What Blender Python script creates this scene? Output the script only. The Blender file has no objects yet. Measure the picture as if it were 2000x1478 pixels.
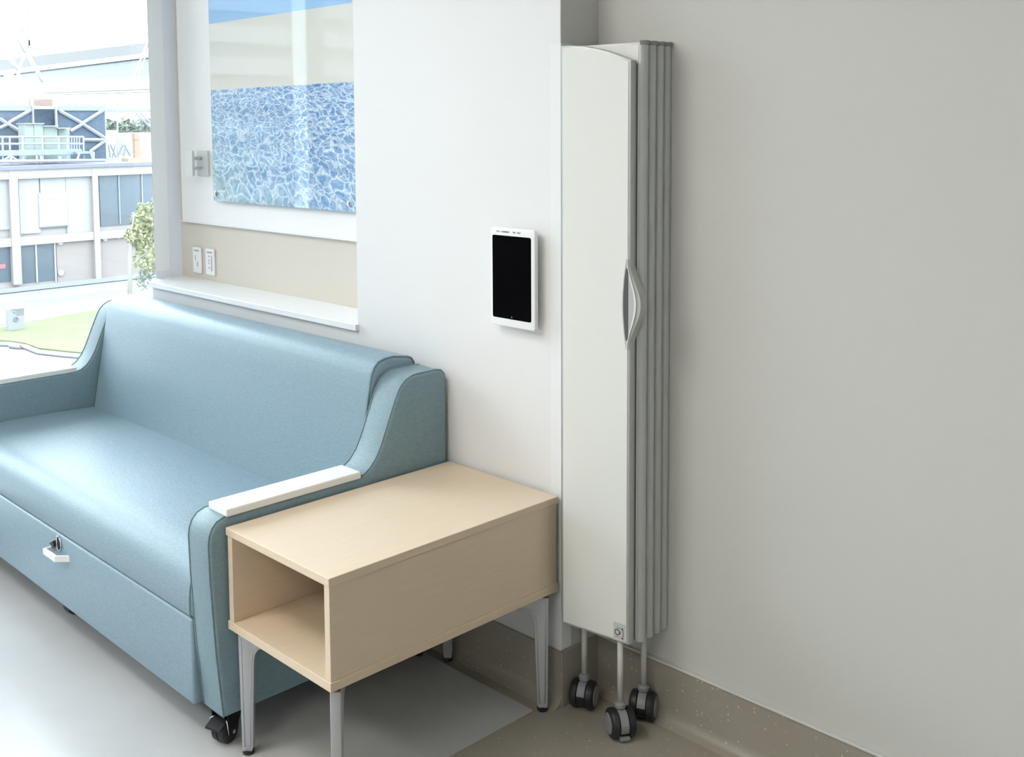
import bpy, bmesh, math, random
from mathutils import Vector, Matrix

# ------------------------------------------------------------------ camera
scene = bpy.context.scene
COL = scene.collection
F_PX, CX, CY = 2101.5762, 866.68, 420.15           # focal length and optical axis of the photo (2000 x 1478)
YAW, PITCH, ROLL = 0.82699853, 0.08202159, -0.0101985
EYE = Vector((1.714, -1.960, 1.45))
fwd = Vector((-math.sin(YAW) * math.cos(PITCH), math.cos(YAW) * math.cos(PITCH), -math.sin(PITCH)))
rt0 = Vector((math.cos(YAW), math.sin(YAW), 0))
up0 = rt0.cross(fwd)
RT = rt0 * math.cos(ROLL) + up0 * math.sin(ROLL)
UP = -rt0 * math.sin(ROLL) + up0 * math.cos(ROLL)
cam_d = bpy.data.cameras.new('camera')
cam = bpy.data.objects.new('camera', cam_d)
COL.objects.link(cam)
cam_d.sensor_width = 36
cam_d.lens = 36 * F_PX / 2000
cam_d.shift_x = (1000 - CX) / 2000
cam_d.shift_y = (CY - 739) / 2000
cam_d.clip_start = 0.02
cam_d.clip_end = 600
mw = Matrix((RT, UP, -fwd)).transposed().to_4x4()
mw.translation = EYE
cam.matrix_world = mw
scene.camera = cam

# ------------------------------------------------------------------ sky, exposure
SKY = 9.0
world = bpy.data.worlds.new('world')
scene.world = world
world.use_nodes = True
bg = world.node_tree.nodes['Background']
bg.inputs[0].default_value = (0.80, 0.91, 1.0, 1)
bg.inputs[1].default_value = SKY
vs = scene.view_settings
vs.view_transform = 'Standard'
vs.look = 'None'
vs.exposure = 0.3
vs.gamma = 1.0
vs.use_curve_mapping = False
FILL = 10.5                                          # emission of the added ceiling panels

# ------------------------------------------------------------------ materials
def nt(m):
    return m.node_tree.nodes, m.node_tree.links

def mat(name, col, rough=0.5, metal=0.0, spec=0.5, noise=0.0, nscale=30.0, bump=0.0, bscale=200.0, coat=0.0, stretch=None):
    m = bpy.data.materials.new(name)
    m.use_nodes = True
    N, L = nt(m)
    b = N['Principled BSDF']
    b.inputs['Base Color'].default_value = (*col, 1)
    b.inputs['Roughness'].default_value = rough
    b.inputs['Metallic'].default_value = metal
    b.inputs['Specular IOR Level'].default_value = spec
    b.inputs['Coat Weight'].default_value = coat
    tc = N.new('ShaderNodeTexCoord')
    src = tc.outputs['Object']
    if stretch:
        mp = N.new('ShaderNodeMapping')
        mp.inputs['Scale'].default_value = stretch
        L.new(src, mp.inputs['Vector'])
        src = mp.outputs['Vector']
    if noise > 0:
        n = N.new('ShaderNodeTexNoise')
        n.inputs['Scale'].default_value = nscale
        n.inputs['Detail'].default_value = 4
        L.new(src, n.inputs['Vector'])
        r = N.new('ShaderNodeValToRGB')
        r.color_ramp.elements[0].position = 0.3
        r.color_ramp.elements[1].position = 0.7
        r.color_ramp.elements[0].color = (*[c * (1 - noise) for c in col], 1)
        r.color_ramp.elements[1].color = (*[min(1, c * (1 + noise)) for c in col], 1)
        L.new(n.outputs['Fac'], r.inputs['Fac'])
        L.new(r.outputs['Color'], b.inputs['Base Color'])
    if bump > 0:
        n2 = N.new('ShaderNodeTexNoise')
        n2.inputs['Scale'].default_value = bscale
        n2.inputs['Detail'].default_value = 3
        L.new(src, n2.inputs['Vector'])
        bp = N.new('ShaderNodeBump')
        bp.inputs['Strength'].default_value = bump
        bp.inputs['Distance'].default_value = 0.002
        L.new(n2.outputs['Fac'], bp.inputs['Height'])
        L.new(bp.outputs['Normal'], b.inputs['Normal'])
    return m

def mat_flecks(name, col, rough, amount=0.16, lift=1.75):
    """sheet vinyl with small pale flecks"""
    m = mat(name, col, rough, noise=0.06, nscale=3.0)
    N, L = nt(m)
    b = N['Principled BSDF']
    base = b.inputs['Base Color'].links[0].from_socket
    tc = N.new('ShaderNodeTexCoord')
    v = N.new('ShaderNodeTexVoronoi')
    v.inputs['Scale'].default_value = 72
    L.new(tc.outputs['Object'], v.inputs['Vector'])
    sep = N.new('ShaderNodeSeparateColor')
    L.new(v.outputs['Color'], sep.inputs['Color'])
    thr = N.new('ShaderNodeMath'); thr.operation = 'MULTIPLY'       # random fleck radius per cell
    L.new(sep.outputs['Red'], thr.inputs[0]); thr.inputs[1].default_value = amount
    less = N.new('ShaderNodeMath'); less.operation = 'LESS_THAN'
    L.new(v.outputs['Distance'], less.inputs[0]); L.new(thr.outputs[0], less.inputs[1])
    gt = N.new('ShaderNodeMath'); gt.operation = 'GREATER_THAN'
    L.new(sep.outputs['Green'], gt.inputs[0]); gt.inputs[1].default_value = 0.38
    mul = N.new('ShaderNodeMath'); mul.operation = 'MULTIPLY'
    L.new(less.outputs[0], mul.inputs[0]); L.new(gt.outputs[0], mul.inputs[1])
    mx = N.new('ShaderNodeMix'); mx.data_type = 'RGBA'
    L.new(mul.outputs[0], mx.inputs['Factor'])
    L.new(base, mx.inputs['A'])
    mx.inputs['B'].default_value = (min(1, col[0] * lift), min(1, col[1] * lift), min(1, col[2] * lift * 0.95), 1)
    L.new(mx.outputs['Result'], b.inputs['Base Color'])
    return m

def mat_glass(name, tint=(0.96, 0.98, 0.98)):
    m = bpy.data.materials.new(name)
    m.use_nodes = True
    N, L = nt(m)
    N.remove(N['Principled BSDF'])
    t = N.new('ShaderNodeBsdfTransparent'); t.inputs[0].default_value = (*tint, 1)
    g = N.new('ShaderNodeBsdfGlossy'); g.inputs['Roughness'].default_value = 0.0
    f = N.new('ShaderNodeFresnel'); f.inputs['IOR'].default_value = 1.45
    mx = N.new('ShaderNodeMixShader')
    L.new(f.outputs[0], mx.inputs[0]); L.new(t.outputs[0], mx.inputs[1]); L.new(g.outputs[0], mx.inputs[2])
    L.new(mx.outputs[0], N['Material Output'].inputs['Surface'])
    return m

def mat_emit(name, col, s):
    m = bpy.data.materials.new(name)
    m.use_nodes = True
    N, L = nt(m)
    b = N['Principled BSDF']
    b.inputs['Base Color'].default_value = (0.8, 0.8, 0.8, 1)
    b.inputs['Emission Color'].default_value = (*col, 1)
    b.inputs['Emission Strength'].default_value = s
    return m

def mat_print(name):
    """glazed print: blue sky band, cream band, rippling water with bright caustic lines below"""
    m = mat(name, (0.2, 0.4, 0.7), 0.02)
    N, L = nt(m)
    b = N['Principled BSDF']
    tc = N.new('ShaderNodeTexCoord')
    sep = N.new('ShaderNodeSeparateXYZ')
    L.new(tc.outputs['Object'], sep.inputs[0])                       # local: x 0..0.87 (left..right), z 0..0.9
    def math_(op, a, bb):
        n = N.new('ShaderNodeMath'); n.operation = op
        for i, s in enumerate((a, bb)):
            if isinstance(s, (int, float)): n.inputs[i].default_value = s
            else: L.new(s, n.inputs[i])
        return n.outputs[0]
    # finer ripples towards the top of the water
    sc = math_('ADD', math_('MULTIPLY', sep.outputs['Z'], 2.6), 0.75)
    cmb = N.new('ShaderNodeCombineXYZ')
    L.new(sep.outputs['X'], cmb.inputs[0]); L.new(sep.outputs['Z'], cmb.inputs[2])
    # z warped so that cells flatten with height
    zz = math_('MULTIPLY', math_('MULTIPLY', sep.outputs['Z'], sc), 1.15)
    xx = math_('MULTIPLY', sep.outputs['X'], math_('ADD', math_('MULTIPLY', sep.outputs['Z'], 0.7), 1.0))
    c2 = N.new('ShaderNodeCombineXYZ')
    L.new(xx, c2.inputs[0]); L.new(zz, c2.inputs[1])
    nz = N.new('ShaderNodeTexNoise'); nz.inputs['Scale'].default_value = 9; nz.inputs['Detail'].default_value = 3
    L.new(c2.outputs[0], nz.inputs['Vector'])
    off = N.new('ShaderNodeVectorMath'); off.operation = 'SCALE'; off.inputs['Scale'].default_value = 0.14
    L.new(nz.outputs['Color'], off.inputs[0])
    ad = N.new('ShaderNodeVectorMath'); ad.operation = 'ADD'
    L.new(c2.outputs[0], ad.inputs[0]); L.new(off.outputs[0], ad.inputs[1])
    def ridge(scale, power, dist):
        n = N.new('ShaderNodeTexNoise'); n.inputs['Scale'].default_value = scale; n.inputs['Detail'].default_value = 2
        n.inputs['Distortion'].default_value = dist
        L.new(ad.outputs[0], n.inputs['Vector'])
        a = N.new('ShaderNodeMath'); a.operation = 'ABSOLUTE'
        L.new(math_('SUBTRACT', n.outputs['Fac'], 0.5), a.inputs[0])
        return math_('POWER', math_('MAXIMUM', math_('SUBTRACT', 1.0, math_('MULTIPLY', a.outputs[0], 5.0)), 0.0), power)
    v = N.new('ShaderNodeTexVoronoi'); v.feature = 'DISTANCE_TO_EDGE'; v.inputs['Scale'].default_value = 19
    L.new(ad.outputs[0], v.inputs['Vector'])
    cell = math_('POWER', math_('MAXIMUM', math_('SUBTRACT', 1.0, math_('MULTIPLY', v.outputs['Distance'], 5.5)), 0.0), 2.2)
    lines = math_('MINIMUM', math_('ADD', math_('MULTIPLY', cell, 0.75), math_('ADD', math_('MULTIPLY', ridge(24, 3.0, 0.6), 0.40), math_('MULTIPLY', ridge(55, 3.0, 0.3), 0.28))), 1.0)
    # water tint: pale green-blue low left, deeper blue up and to the right
    grad = math_('ADD', math_('MULTIPLY', sep.outputs['Z'], 1.6), math_('MULTIPLY', sep.outputs['X'], 0.75))
    n3 = N.new('ShaderNodeTexNoise'); n3.inputs['Scale'].default_value = 6
    L.new(tc.outputs['Object'], n3.inputs['Vector'])
    grad = math_('ADD', grad, math_('MULTIPLY', math_('SUBTRACT', n3.outputs['Fac'], 0.5), 0.9))
    wr = N.new('ShaderNodeValToRGB')
    e = wr.color_ramp.elements
    e[0].position = 0.1; e[0].color = (0.22, 0.40, 0.47, 1)
    e[1].position = 1.0; e[1].color = (0.06, 0.20, 0.48, 1)
    k = e.new(0.5); k.color = (0.13, 0.31, 0.56, 1)
    L.new(grad, wr.inputs['Fac'])
    mx = N.new('ShaderNodeMix'); mx.data_type = 'RGBA'
    L.new(math_('MULTIPLY', lines, 0.95), mx.inputs['Factor'])
    L.new(wr.outputs['Color'], mx.inputs['A']); mx.inputs['B'].default_value = (0.70, 0.82, 0.90, 1)
    # cream band and blue band
    m1 = N.new('ShaderNodeMix'); m1.data_type = 'RGBA'
    L.new(math_('GREATER_THAN', sep.outputs['Z'], 0.412), m1.inputs['Factor'])
    L.new(mx.outputs['Result'], m1.inputs['A']); m1.inputs['B'].default_value = (0.70, 0.70, 0.64, 1)
    m2 = N.new('ShaderNodeMix'); m2.data_type = 'RGBA'
    L.new(math_('GREATER_THAN', sep.outputs['Z'], 0.656), m2.inputs['Factor'])
    L.new(m1.outputs['Result'], m2.inputs['A']); m2.inputs['B'].default_value = (0.34, 0.56, 0.82, 1)
    L.new(m2.outputs['Result'], b.inputs['Base Color'])
    return m

def mat_wood(name, col):
    m = mat(name, col, 0.45, noise=0.025, nscale=10, stretch=(16, 1.0, 16))
    return m

M_PANEL = mat('niche_white_panel', (0.88, 0.88, 0.88), 0.5, bump=0.02, bscale=350)
M_WHITE = mat('wall_white_paint', (0.77, 0.765, 0.765), 0.55, bump=0.03, bscale=350)
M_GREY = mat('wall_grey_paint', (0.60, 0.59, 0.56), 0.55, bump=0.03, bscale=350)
M_CEIL = mat('ceiling_white', (0.82, 0.82, 0.80), 0.8, noise=0.02)
M_FLOOR = mat_flecks('floor_grey_vinyl', (0.51, 0.51, 0.51), 0.28, 0.10, 1.3)
M_TAUPE = mat_flecks('floor_taupe_vinyl', (0.34, 0.31, 0.26), 0.30, 0.2)
M_TRIM = mat('trim_pale', (0.62, 0.62, 0.60), 0.4)
M_GUARD = mat('corner_guard_white', (0.795, 0.80, 0.805), 0.3)
M_SOLID = mat('solid_surface_white', (0.86, 0.87, 0.88), 0.3)
M_BEIGE = mat('niche_beige_panel', (0.66, 0.61, 0.53), 0.5, bump=0.05, bscale=500)
M_JAMB = mat('window_frame_white', (0.90, 0.93, 0.95), 0.4)
M_JAMB2 = mat('jamb_blue_grey', (0.80, 0.86, 0.94), 0.5)
M_GLASS = mat_glass('window_glass')
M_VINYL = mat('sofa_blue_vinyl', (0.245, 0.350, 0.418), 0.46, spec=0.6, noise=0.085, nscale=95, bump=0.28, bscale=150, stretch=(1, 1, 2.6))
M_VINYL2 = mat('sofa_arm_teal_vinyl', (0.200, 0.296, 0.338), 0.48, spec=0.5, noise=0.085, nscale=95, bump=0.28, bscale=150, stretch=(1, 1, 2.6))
M_PIPE = mat('sofa_piping_blue', (0.21, 0.305, 0.36), 0.45)
M_BLACK = mat('black_plastic', (0.012, 0.012, 0.014), 0.45)
M_BLACKM = mat('black_metal', (0.02, 0.02, 0.022), 0.35, metal=0.6)
M_RUBBER = mat('castor_rubber', (0.015, 0.018, 0.022), 0.4)
M_CHROME = mat('chrome', (0.75, 0.76, 0.78), 0.18, metal=1.0)
M_PAD = mat('arm_pad_white', (0.86, 0.86, 0.84), 0.35)
M_WOOD = mat_wood('maple_laminate', (0.72, 0.582, 0.435))
M_EDGE = mat_wood('maple_edge_band', (0.70, 0.57, 0.42))
M_ALU = mat('cast_aluminium', (0.50, 0.51, 0.54), 0.42, metal=0.35)
M_SCREEN = mat('screen_white_laminate', (0.80, 0.81, 0.78), 0.35)
M_PROF = mat('screen_grey_profile', (0.50, 0.51, 0.505), 0.38, metal=0.25)
M_CAPS = mat('screen_cap_grey', (0.24, 0.24, 0.235), 0.45)
M_PROF2 = mat('screen_dark_joint', (0.16, 0.16, 0.16), 0.5)
M_SILVER = mat('handle_silver', (0.62, 0.63, 0.64), 0.3, metal=0.5)
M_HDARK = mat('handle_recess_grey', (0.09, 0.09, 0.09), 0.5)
M_ROD = mat('screen_rod_grey', (0.60, 0.60, 0.58), 0.35)
M_CAST = mat('castor_grey', (0.26, 0.26, 0.27), 0.45)
M_STICK = mat('sticker_grey', (0.60, 0.62, 0.61), 0.5)
M_INK = mat('print_black', (0.02, 0.02, 0.02), 0.6)
M_GINK = mat('print_dark_green', (0.03, 0.06, 0.05), 0.6)
M_RED = mat('print_red', (0.30, 0.01, 0.03), 0.6)
M_TABW = mat('tablet_white_plastic', (0.85, 0.86, 0.86), 0.3)
M_DISP = mat('tablet_display_black', (0.002, 0.002, 0.003), 0.06)
M_GREYINK = mat('print_grey', (0.22, 0.22, 0.23), 0.6)
M_PRINT = mat_print('water_print')
M_HOOK = mat('hook_grey', (0.62, 0.63, 0.62), 0.4)
M_PLATE = mat('outlet_white', (0.85, 0.86, 0.87), 0.35)
M_SLOT = mat('outlet_slot_grey', (0.35, 0.37, 0.40), 0.5)
# outside
X_FAC = mat('facade_cream', (0.200, 0.182, 0.172), 0.8, noise=0.03, nscale=0.6)
X_PAN = mat('facade_panel_white', (0.20, 0.195, 0.195), 0.8, noise=0.02, nscale=0.5)
X_TAN = mat('facade_stone_taupe', (0.168, 0.147, 0.138), 0.85, noise=0.015, nscale=0.7)
X_JOINT = mat('facade_joint', (0.12, 0.10, 0.10), 0.9)
X_GLS = mat('facade_dark_glass', (0.048, 0.064, 0.078), 0.3)
X_LGLS = mat('facade_light_glass', (0.15, 0.175, 0.20), 0.2)
X_FRM = mat('facade_frame_white', (0.26, 0.26, 0.26), 0.6)
X_COP = mat('roof_coping_grey', (0.10, 0.10, 0.12), 0.7)
X_SCR = mat('roof_screen_blue', (0.040, 0.056, 0.080), 0.8, noise=0.12, nscale=3)
X_STEEL = mat('roof_steel_pale', (0.20, 0.21, 0.235), 0.6)
X_STEELD = mat('roof_beam_grey', (0.125, 0.145, 0.175), 0.6)
X_GREEN = mat('cabinet_sage', (0.145, 0.17, 0.15), 0.7, noise=0.04, nscale=2)
X_ROOF = mat('bridge_roof_grey', (0.105, 0.100, 0.098), 0.7)
X_BWHITE = mat('bridge_white', (0.34, 0.34, 0.34), 0.7)
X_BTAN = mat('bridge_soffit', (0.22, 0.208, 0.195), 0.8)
X_BGL = mat('bridge_glazing', (0.075, 0.09, 0.10), 0.2)
X_ORANGE = mat('orange_paint', (0.20, 0.12, 0.08), 0.7)
X_YELLOW = mat('yellow_paint', (0.22, 0.185, 0.10), 0.7)
X_BRICK = mat('brick_orange', (0.17, 0.115, 0.095), 0.85, noise=0.1, nscale=5)
X_WALL = mat('stone_wall_tan', (0.20, 0.178, 0.162), 0.85, noise=0.05, nscale=2)
X_TOWER = mat('tower_pale', (0.21, 0.208, 0.21), 0.8, noise=0.02, nscale=0.3)
X_GRASS = mat('lawn_green', (0.088, 0.098, 0.040), 0.9, noise=0.12, nscale=1.2)
X_CONC = mat('concrete_pale', (0.17, 0.167, 0.164), 0.85, noise=0.03, nscale=0.5)
X_ROAD = mat('road_grey', (0.125, 0.123, 0.122), 0.85, noise=0.03, nscale=0.4)
X_KERB = mat('kerb_white', (0.22, 0.216, 0.213), 0.85)
X_LINE = mat('road_line_orange', (0.15, 0.13, 0.10), 0.8)
X_LEAF = mat('leaf_yellow_green', (0.175, 0.18, 0.085), 0.7, noise=0.35, nscale=1.5)
X_LEAFD = mat('leaf_grey_green', (0.15, 0.175, 0.135), 0.8, noise=0.3, nscale=0.8)
X_TRUNK = mat('trunk_grey', (0.20, 0.20, 0.17), 0.9)
X_SIGN = mat('sign_grey', (0.155, 0.16, 0.158), 0.7)
X_SIGNT = mat('sign_text_grey', (0.095, 0.10, 0.115), 0.7)
X_REDL = mat('red_reflection', (0.20, 0.085, 0.09), 0.6)

# ------------------------------------------------------------------ mesh helpers
LOC = {}                                            # world position of every object's frame

def link(name, me, m, parent=None, smooth=False, kind=None, loc=None):
    if m: me.materials.append(m)
    o = bpy.data.objects.new(name, me)
    COL.objects.link(o)
    if parent is not None:
        base = LOC[parent.name]
        o.parent = parent
        o.location = (0, 0, 0)
    else:
        if loc is None:
            xs = [v.co for v in me.vertices]
            lo = Vector([min(c[i] for c in xs) for i in range(3)])
            hi = Vector([max(c[i] for c in xs) for i in range(3)])
            loc = Vector(((lo.x + hi.x) / 2, (lo.y + hi.y) / 2, lo.z))
        base = Vector(loc)
        o.location = base
    LOC[o.name] = base.copy()
    me.transform(Matrix.Translation(-base))
    if smooth:
        for p in me.polygons: p.use_smooth = True
    if kind: o['kind'] = kind
    return o

def from_bm(bm, name):
    bmesh.ops.recalc_face_normals(bm, faces=bm.faces)
    me = bpy.data.meshes.new(name)
    bm.to_mesh(me)
    bm.free()
    return me

def bm_box(bm, lo, hi, bev=0.0, seg=2, rot=None):
    r = bmesh.ops.create_cube(bm, size=1)
    vs_ = r['verts']
    s = [hi[i] - lo[i] for i in range(3)]
    c = [(hi[i] + lo[i]) / 2 for i in range(3)]
    for v in vs_:
        v.co = Vector((v.co.x * s[0] + c[0], v.co.y * s[1] + c[1], v.co.z * s[2] + c[2]))
    if bev > 0:
        es = list({e for v in vs_ for e in v.link_edges})
        bmesh.ops.bevel(bm, geom=es, offset=bev, segments=seg, profile=0.5, affect='EDGES')

def box(name, lo, hi, m, parent=None, bev=0.0, seg=2, smooth=False, kind=None, loc=None):
    lo2 = [min(a, b) for a, b in zip(lo, hi)]
    hi2 = [max(a, b) for a, b in zip(lo, hi)]
    bm = bmesh.new()
    bm_box(bm, lo2, hi2, bev, seg)
    return link(name, from_bm(bm, name), m, parent, smooth, kind, loc)

def bm_prism(bm, poly, axis, a, b, bev=0.0, seg=2):
    """poly: 2D points; axis 0: (y,z) extruded in x; 1: (x,z) extruded in y; 2: (x,y) extruded in z"""
    def P(p, t):
        if axis == 0: return (t, p[0], p[1])
        if axis == 1: return (p[0], t, p[1])
        return (p[0], p[1], t)
    va = [bm.verts.new(P(p, a)) for p in poly]
    vb = [bm.verts.new(P(p, b)) for p in poly]
    n = len(poly)
    fs = [bm.faces.new(va), bm.faces.new(list(reversed(vb)))]
    for i in range(n):
        fs.append(bm.faces.new((va[i], vb[i], vb[(i + 1) % n], va[(i + 1) % n])))
    bmesh.ops.recalc_face_normals(bm, faces=fs)
    if bev > 0:
        es = [e for e in set(fs[0].edges) | set(fs[1].edges)]
        bmesh.ops.bevel(bm, geom=es, offset=bev, segments=seg, profile=0.5, affect='EDGES')

def prism(name, poly, axis, a, b, m, parent=None, bev=0.0, seg=3, smooth=False, kind=None, loc=None, xf=None):
    bm = bmesh.new()
    bm_prism(bm, poly, axis, a, b, bev, seg)
    me = from_bm(bm, name)
    if xf is not None: me.transform(xf)
    return link(name, me, m, parent, smooth, kind, loc)

def bm_tube(bm, pts, r, n=12, closed=False):
    pts = [Vector(p) for p in pts]
    rings = []
    k = len(pts)
    ref = None
    for i, p in enumerate(pts):
        if closed: t = pts[(i + 1) % k] - pts[i - 1]
        else: t = pts[min(i + 1, k - 1)] - pts[max(i - 1, 0)]
        t.normalize()
        if ref is None or abs(ref.dot(t)) > 0.95:
            ref = Vector((0, 0, 1)) if abs(t.z) < 0.9 else Vector((1, 0, 0))
        u = t.cross(ref).normalized()
        w = u.cross(t).normalized()
        ref = w
        rr = r[i] if isinstance(r, (list, tuple)) else r
        rings.append([bm.verts.new(p + (u * math.cos(2 * math.pi * j / n) + w * math.sin(2 * math.pi * j / n)) * rr) for j in range(n)])
    m_ = k if closed else k - 1
    for i in range(m_):
        A, B = rings[i], rings[(i + 1) % k]
        for j in range(n):
            bm.faces.new((A[j], A[(j + 1) % n], B[(j + 1) % n], B[j]))
    if not closed:
        bm.faces.new(rings[0]); bm.faces.new(list(reversed(rings[-1])))

def tube(name, pts, r, m, parent=None, n=12, closed=False, kind=None, smooth=True):
    bm = bmesh.new()
    bm_tube(bm, pts, r, n, closed)
    o = link(name, from_bm(bm, name), m, parent, False, kind)
    if smooth:
        for p in o.data.polygons: p.use_smooth = len(p.vertices) == 4
    return o

def bm_lathe(bm, prof, org, ax, n=24):
    """prof: (t along axis, radius)"""
    ax = Vector(ax).normalized()
    ref = Vector((0, 0, 1)) if abs(ax.z) < 0.9 else Vector((1, 0, 0))
    u = ax.cross(ref).normalized(); w = ax.cross(u)
    rings = []
    for t, r in prof:
        c = Vector(org) + ax * t
        rings.append([bm.verts.new(c + (u * math.cos(2 * math.pi * j / n) + w * math.sin(2 * math.pi * j / n)) * r) for j in range(n)])
    for A, B in zip(rings, rings[1:]):
        for j in range(n):
            bm.faces.new((A[j], A[(j + 1) % n], B[(j + 1) % n], B[j]))
    bm.faces.new(rings[0]); bm.faces.new(list(reversed(rings[-1])))

def lathe(name, prof, org, ax, m, parent=None, n=24, smooth=True):
    bm = bmesh.new()
    bm_lathe(bm, prof, org, ax, n)
    o = link(name, from_bm(bm, name), m, parent)
    if smooth:
        for p in o.data.polygons: p.use_smooth = len(p.vertices) == 4
        if hasattr(o.data, 'set_sharp_from_angle'): o.data.set_sharp_from_angle(angle=math.radians(40))
    return o

def sharp(o, deg=35):
    for p in o.data.polygons: p.use_smooth = True
    o.data.set_sharp_from_angle(angle=math.radians(deg))
    return o

def thing(name, label, cat, loc, group=None):
    o = bpy.data.objects.new(name, None)
    o.empty_display_size = 0.05
    COL.objects.link(o)
    o.location = loc
    LOC[o.name] = Vector(loc)
    return tag(o, label, cat, group)

def tag(o, label, cat, group=None):
    o['label'] = label
    o['category'] = cat
    if group: o['group'] = group
    return o

def struct(o, label=None, cat=None):
    o['kind'] = 'structure'
    if label: o['label'] = label
    if cat: o['category'] = cat
    return o

def arc(cx, cy, r, a0, a1, n):
    return [(cx + r * math.cos(math.radians(a0 + (a1 - a0) * i / n)), cy + r * math.sin(math.radians(a0 + (a1 - a0) * i / n))) for i in range(n + 1)]

def rrect(x0, x1, z0, z1, r, n=5):
    return arc(x1 - r, z1 - r, r, 0, 90, n) + arc(x0 + r, z1 - r, r, 90, 180, n) + arc(x0 + r, z0 + r, r, 180, 270, n) + arc(x1 - r, z0 + r, r, 270, 360, n)

# ------------------------------------------------------------------ room shell
GX = -2.22                                          # plane of the glazing
RX, BY, TOP = 4.2, -5.2, 2.75
struct(box('floor', (GX - 0.1, BY, -0.12), (RX, 0.3, 0.0), M_TAUPE), 'taupe flecked sheet vinyl floor bordering the walls', 'floor')
inlay = box('floor_field', (GX, BY + 0.06, -0.01), (-0.034, -0.067, 0.0012), M_FLOOR, bev=0.0004, seg=1)
struct(inlay, 'grey sheet vinyl field under the sofa and side table', 'floor')
struct(box('ceiling', (GX - 0.1, BY, TOP), (RX, 0.4, TOP + 0.1), M_CEIL), 'white ceiling above the room', 'ceiling')
struct(box('wall_back', (-0.80, 0.0, 0.0), (0.0, 0.40, TOP), M_WHITE), 'white wall section behind the side table', 'wall')
struct(box('wall_below_sill', (-2.08, 0.0, 0.0), (-0.80, 0.40, 0.850), M_WHITE), 'white low wall under the niche sill behind the sofa', 'wall')
struct(box('wall_niche', (-2.16, 0.172, 0.866), (-0.80, 0.40, TOP), M_BEIGE), 'beige back panel of the wall niche', 'wall')
nb = box('niche_panel', (-2.12, 0.158, 1.09), (-0.80, 0.1725, TOP), M_PANEL, bev=0.002)
struct(nb, 'white panel lining the niche behind the picture', 'wall panel')
nl = box('trim_1', (-2.12, 0.154, 1.086), (-0.80, 0.1722, 1.0905), M_SOLID)
struct(nl, 'thin white edge strip under the niche panel', 'trim')
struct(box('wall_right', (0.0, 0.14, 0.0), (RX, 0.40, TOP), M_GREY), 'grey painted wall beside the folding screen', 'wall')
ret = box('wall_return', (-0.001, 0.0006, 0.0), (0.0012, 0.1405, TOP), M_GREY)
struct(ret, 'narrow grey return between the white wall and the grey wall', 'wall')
struct(box('wall_side', (RX, BY, 0.0), (RX + 0.1, 0.4, TOP), M_GREY), 'grey wall closing the room on the far right', 'wall')
struct(box('wall_front', (GX, BY - 0.1, 0.0), (RX, BY, TOP), M_WHITE), 'white wall behind the viewer', 'wall')

# sill (front edge proud of the wall)
sill_poly = [(-2.086, -0.014), (-2.094, -0.006), (-2.094, 0.045), (-2.155, 0.045), (-2.155, 0.1735), (-0.7995, 0.1735), (-0.7995, 0.0005), (-0.794, 0.0), (-0.794, -0.014)]
sill = prism('window_sill', sill_poly, 2, 0.846, 0.866, M_SOLID, bev=0.002)
struct(sill, 'white solid surface sill of the niche above the sofa back', 'sill')

# corner guard
def lpoly(x0):
    return [(x0, 0.0), (x0, -0.0018), (0.0032, -0.0018), (0.0032, 0.036), (0.0012, 0.036), (0.0012, 0.0)]
cg = prism('trim_2', lpoly(-0.031), 2, 0.146, 1.645, M_GUARD, bev=0.0006, seg=1)
struct(cg, 'white corner guard on the wall corner beside the screen', 'trim')

# cove base, sheet flooring turned up the wall
def cove(y):
    return [(y, 0.142), (y - 0.006, 0.142), (y - 0.006, 0.034)] + [(y - 0.034 + 0.028 * math.cos(math.radians(a)), 0.030 - 0.028 * math.sin(math.radians(a))) for a in (10, 30, 50, 70, 90)] + [(y - 0.036, 0.0005), (y, 0.0005)]
struct(sharp(prism('baseboard_back', cove(0.0), 0, -2.08, 0.006, M_TAUPE)), 'taupe flecked cove base under the white wall', 'baseboard')
struct(sharp(prism('baseboard_right', cove(0.14), 0, 0.006, RX, M_TAUPE)), 'taupe flecked cove base under the grey wall', 'baseboard')
struct(box('baseboard_return', (0.0012, -0.006, 0.0005), (0.008, 0.14, 0.142), M_TAUPE, bev=0.001, seg=1), 'taupe cove base on the wall return behind the castors', 'baseboard')
struct(box('trim_3', (0.008, 0.130, 0.142), (RX, 0.14, 0.1475), M_TRIM, bev=0.0015), 'pale cap strip on top of the cove base', 'trim')

# glazing
win = bpy.data.objects.new('window_1', None); COL.objects.link(win); win.location = (GX, -2.2, 0); LOC['window_1'] = Vector((GX, -2.2, 0))
struct(win, 'tall glazed curtain wall with white frame beside the sofa', 'window')
my = [-0.625, -1.75, -2.85, -3.95, -5.1]
prev = 0.105
for y in my:
    box('mullion', (GX - 0.12, y - 0.045, 0.1), (GX - 0.002, y + 0.045, TOP), M_JAMB, win, bev=0.003)
    box('pane', (GX - 0.014, y + 0.045, 0.12), (GX - 0.008, prev, TOP - 0.08), M_GLASS, win)
    prev = y - 0.045
prism('jamb', [(-2.155, 0.052), (-2.155, 0.116), (GX - 0.08, 0.20), (GX - 0.08, 0.14)], 2, 0.0, TOP, M_JAMB, win)
box('jamb_foot', (-2.157, 0.054, 0.866), (-2.1525, 0.113, 0.892), M_JAMB2, win)
prism('jamb_lining', [(-2.156, 0.1165), (-2.156, 0.42), (GX - 0.08, 0.42), (GX - 0.08, 0.201)], 2, 0.0, TOP, M_JAMB2, win)
box('bottom_rail', (GX - 0.08, BY, 0.0), (GX + 0.02, 0.088, 0.12), M_JAMB, win, bev=0.003)
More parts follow.
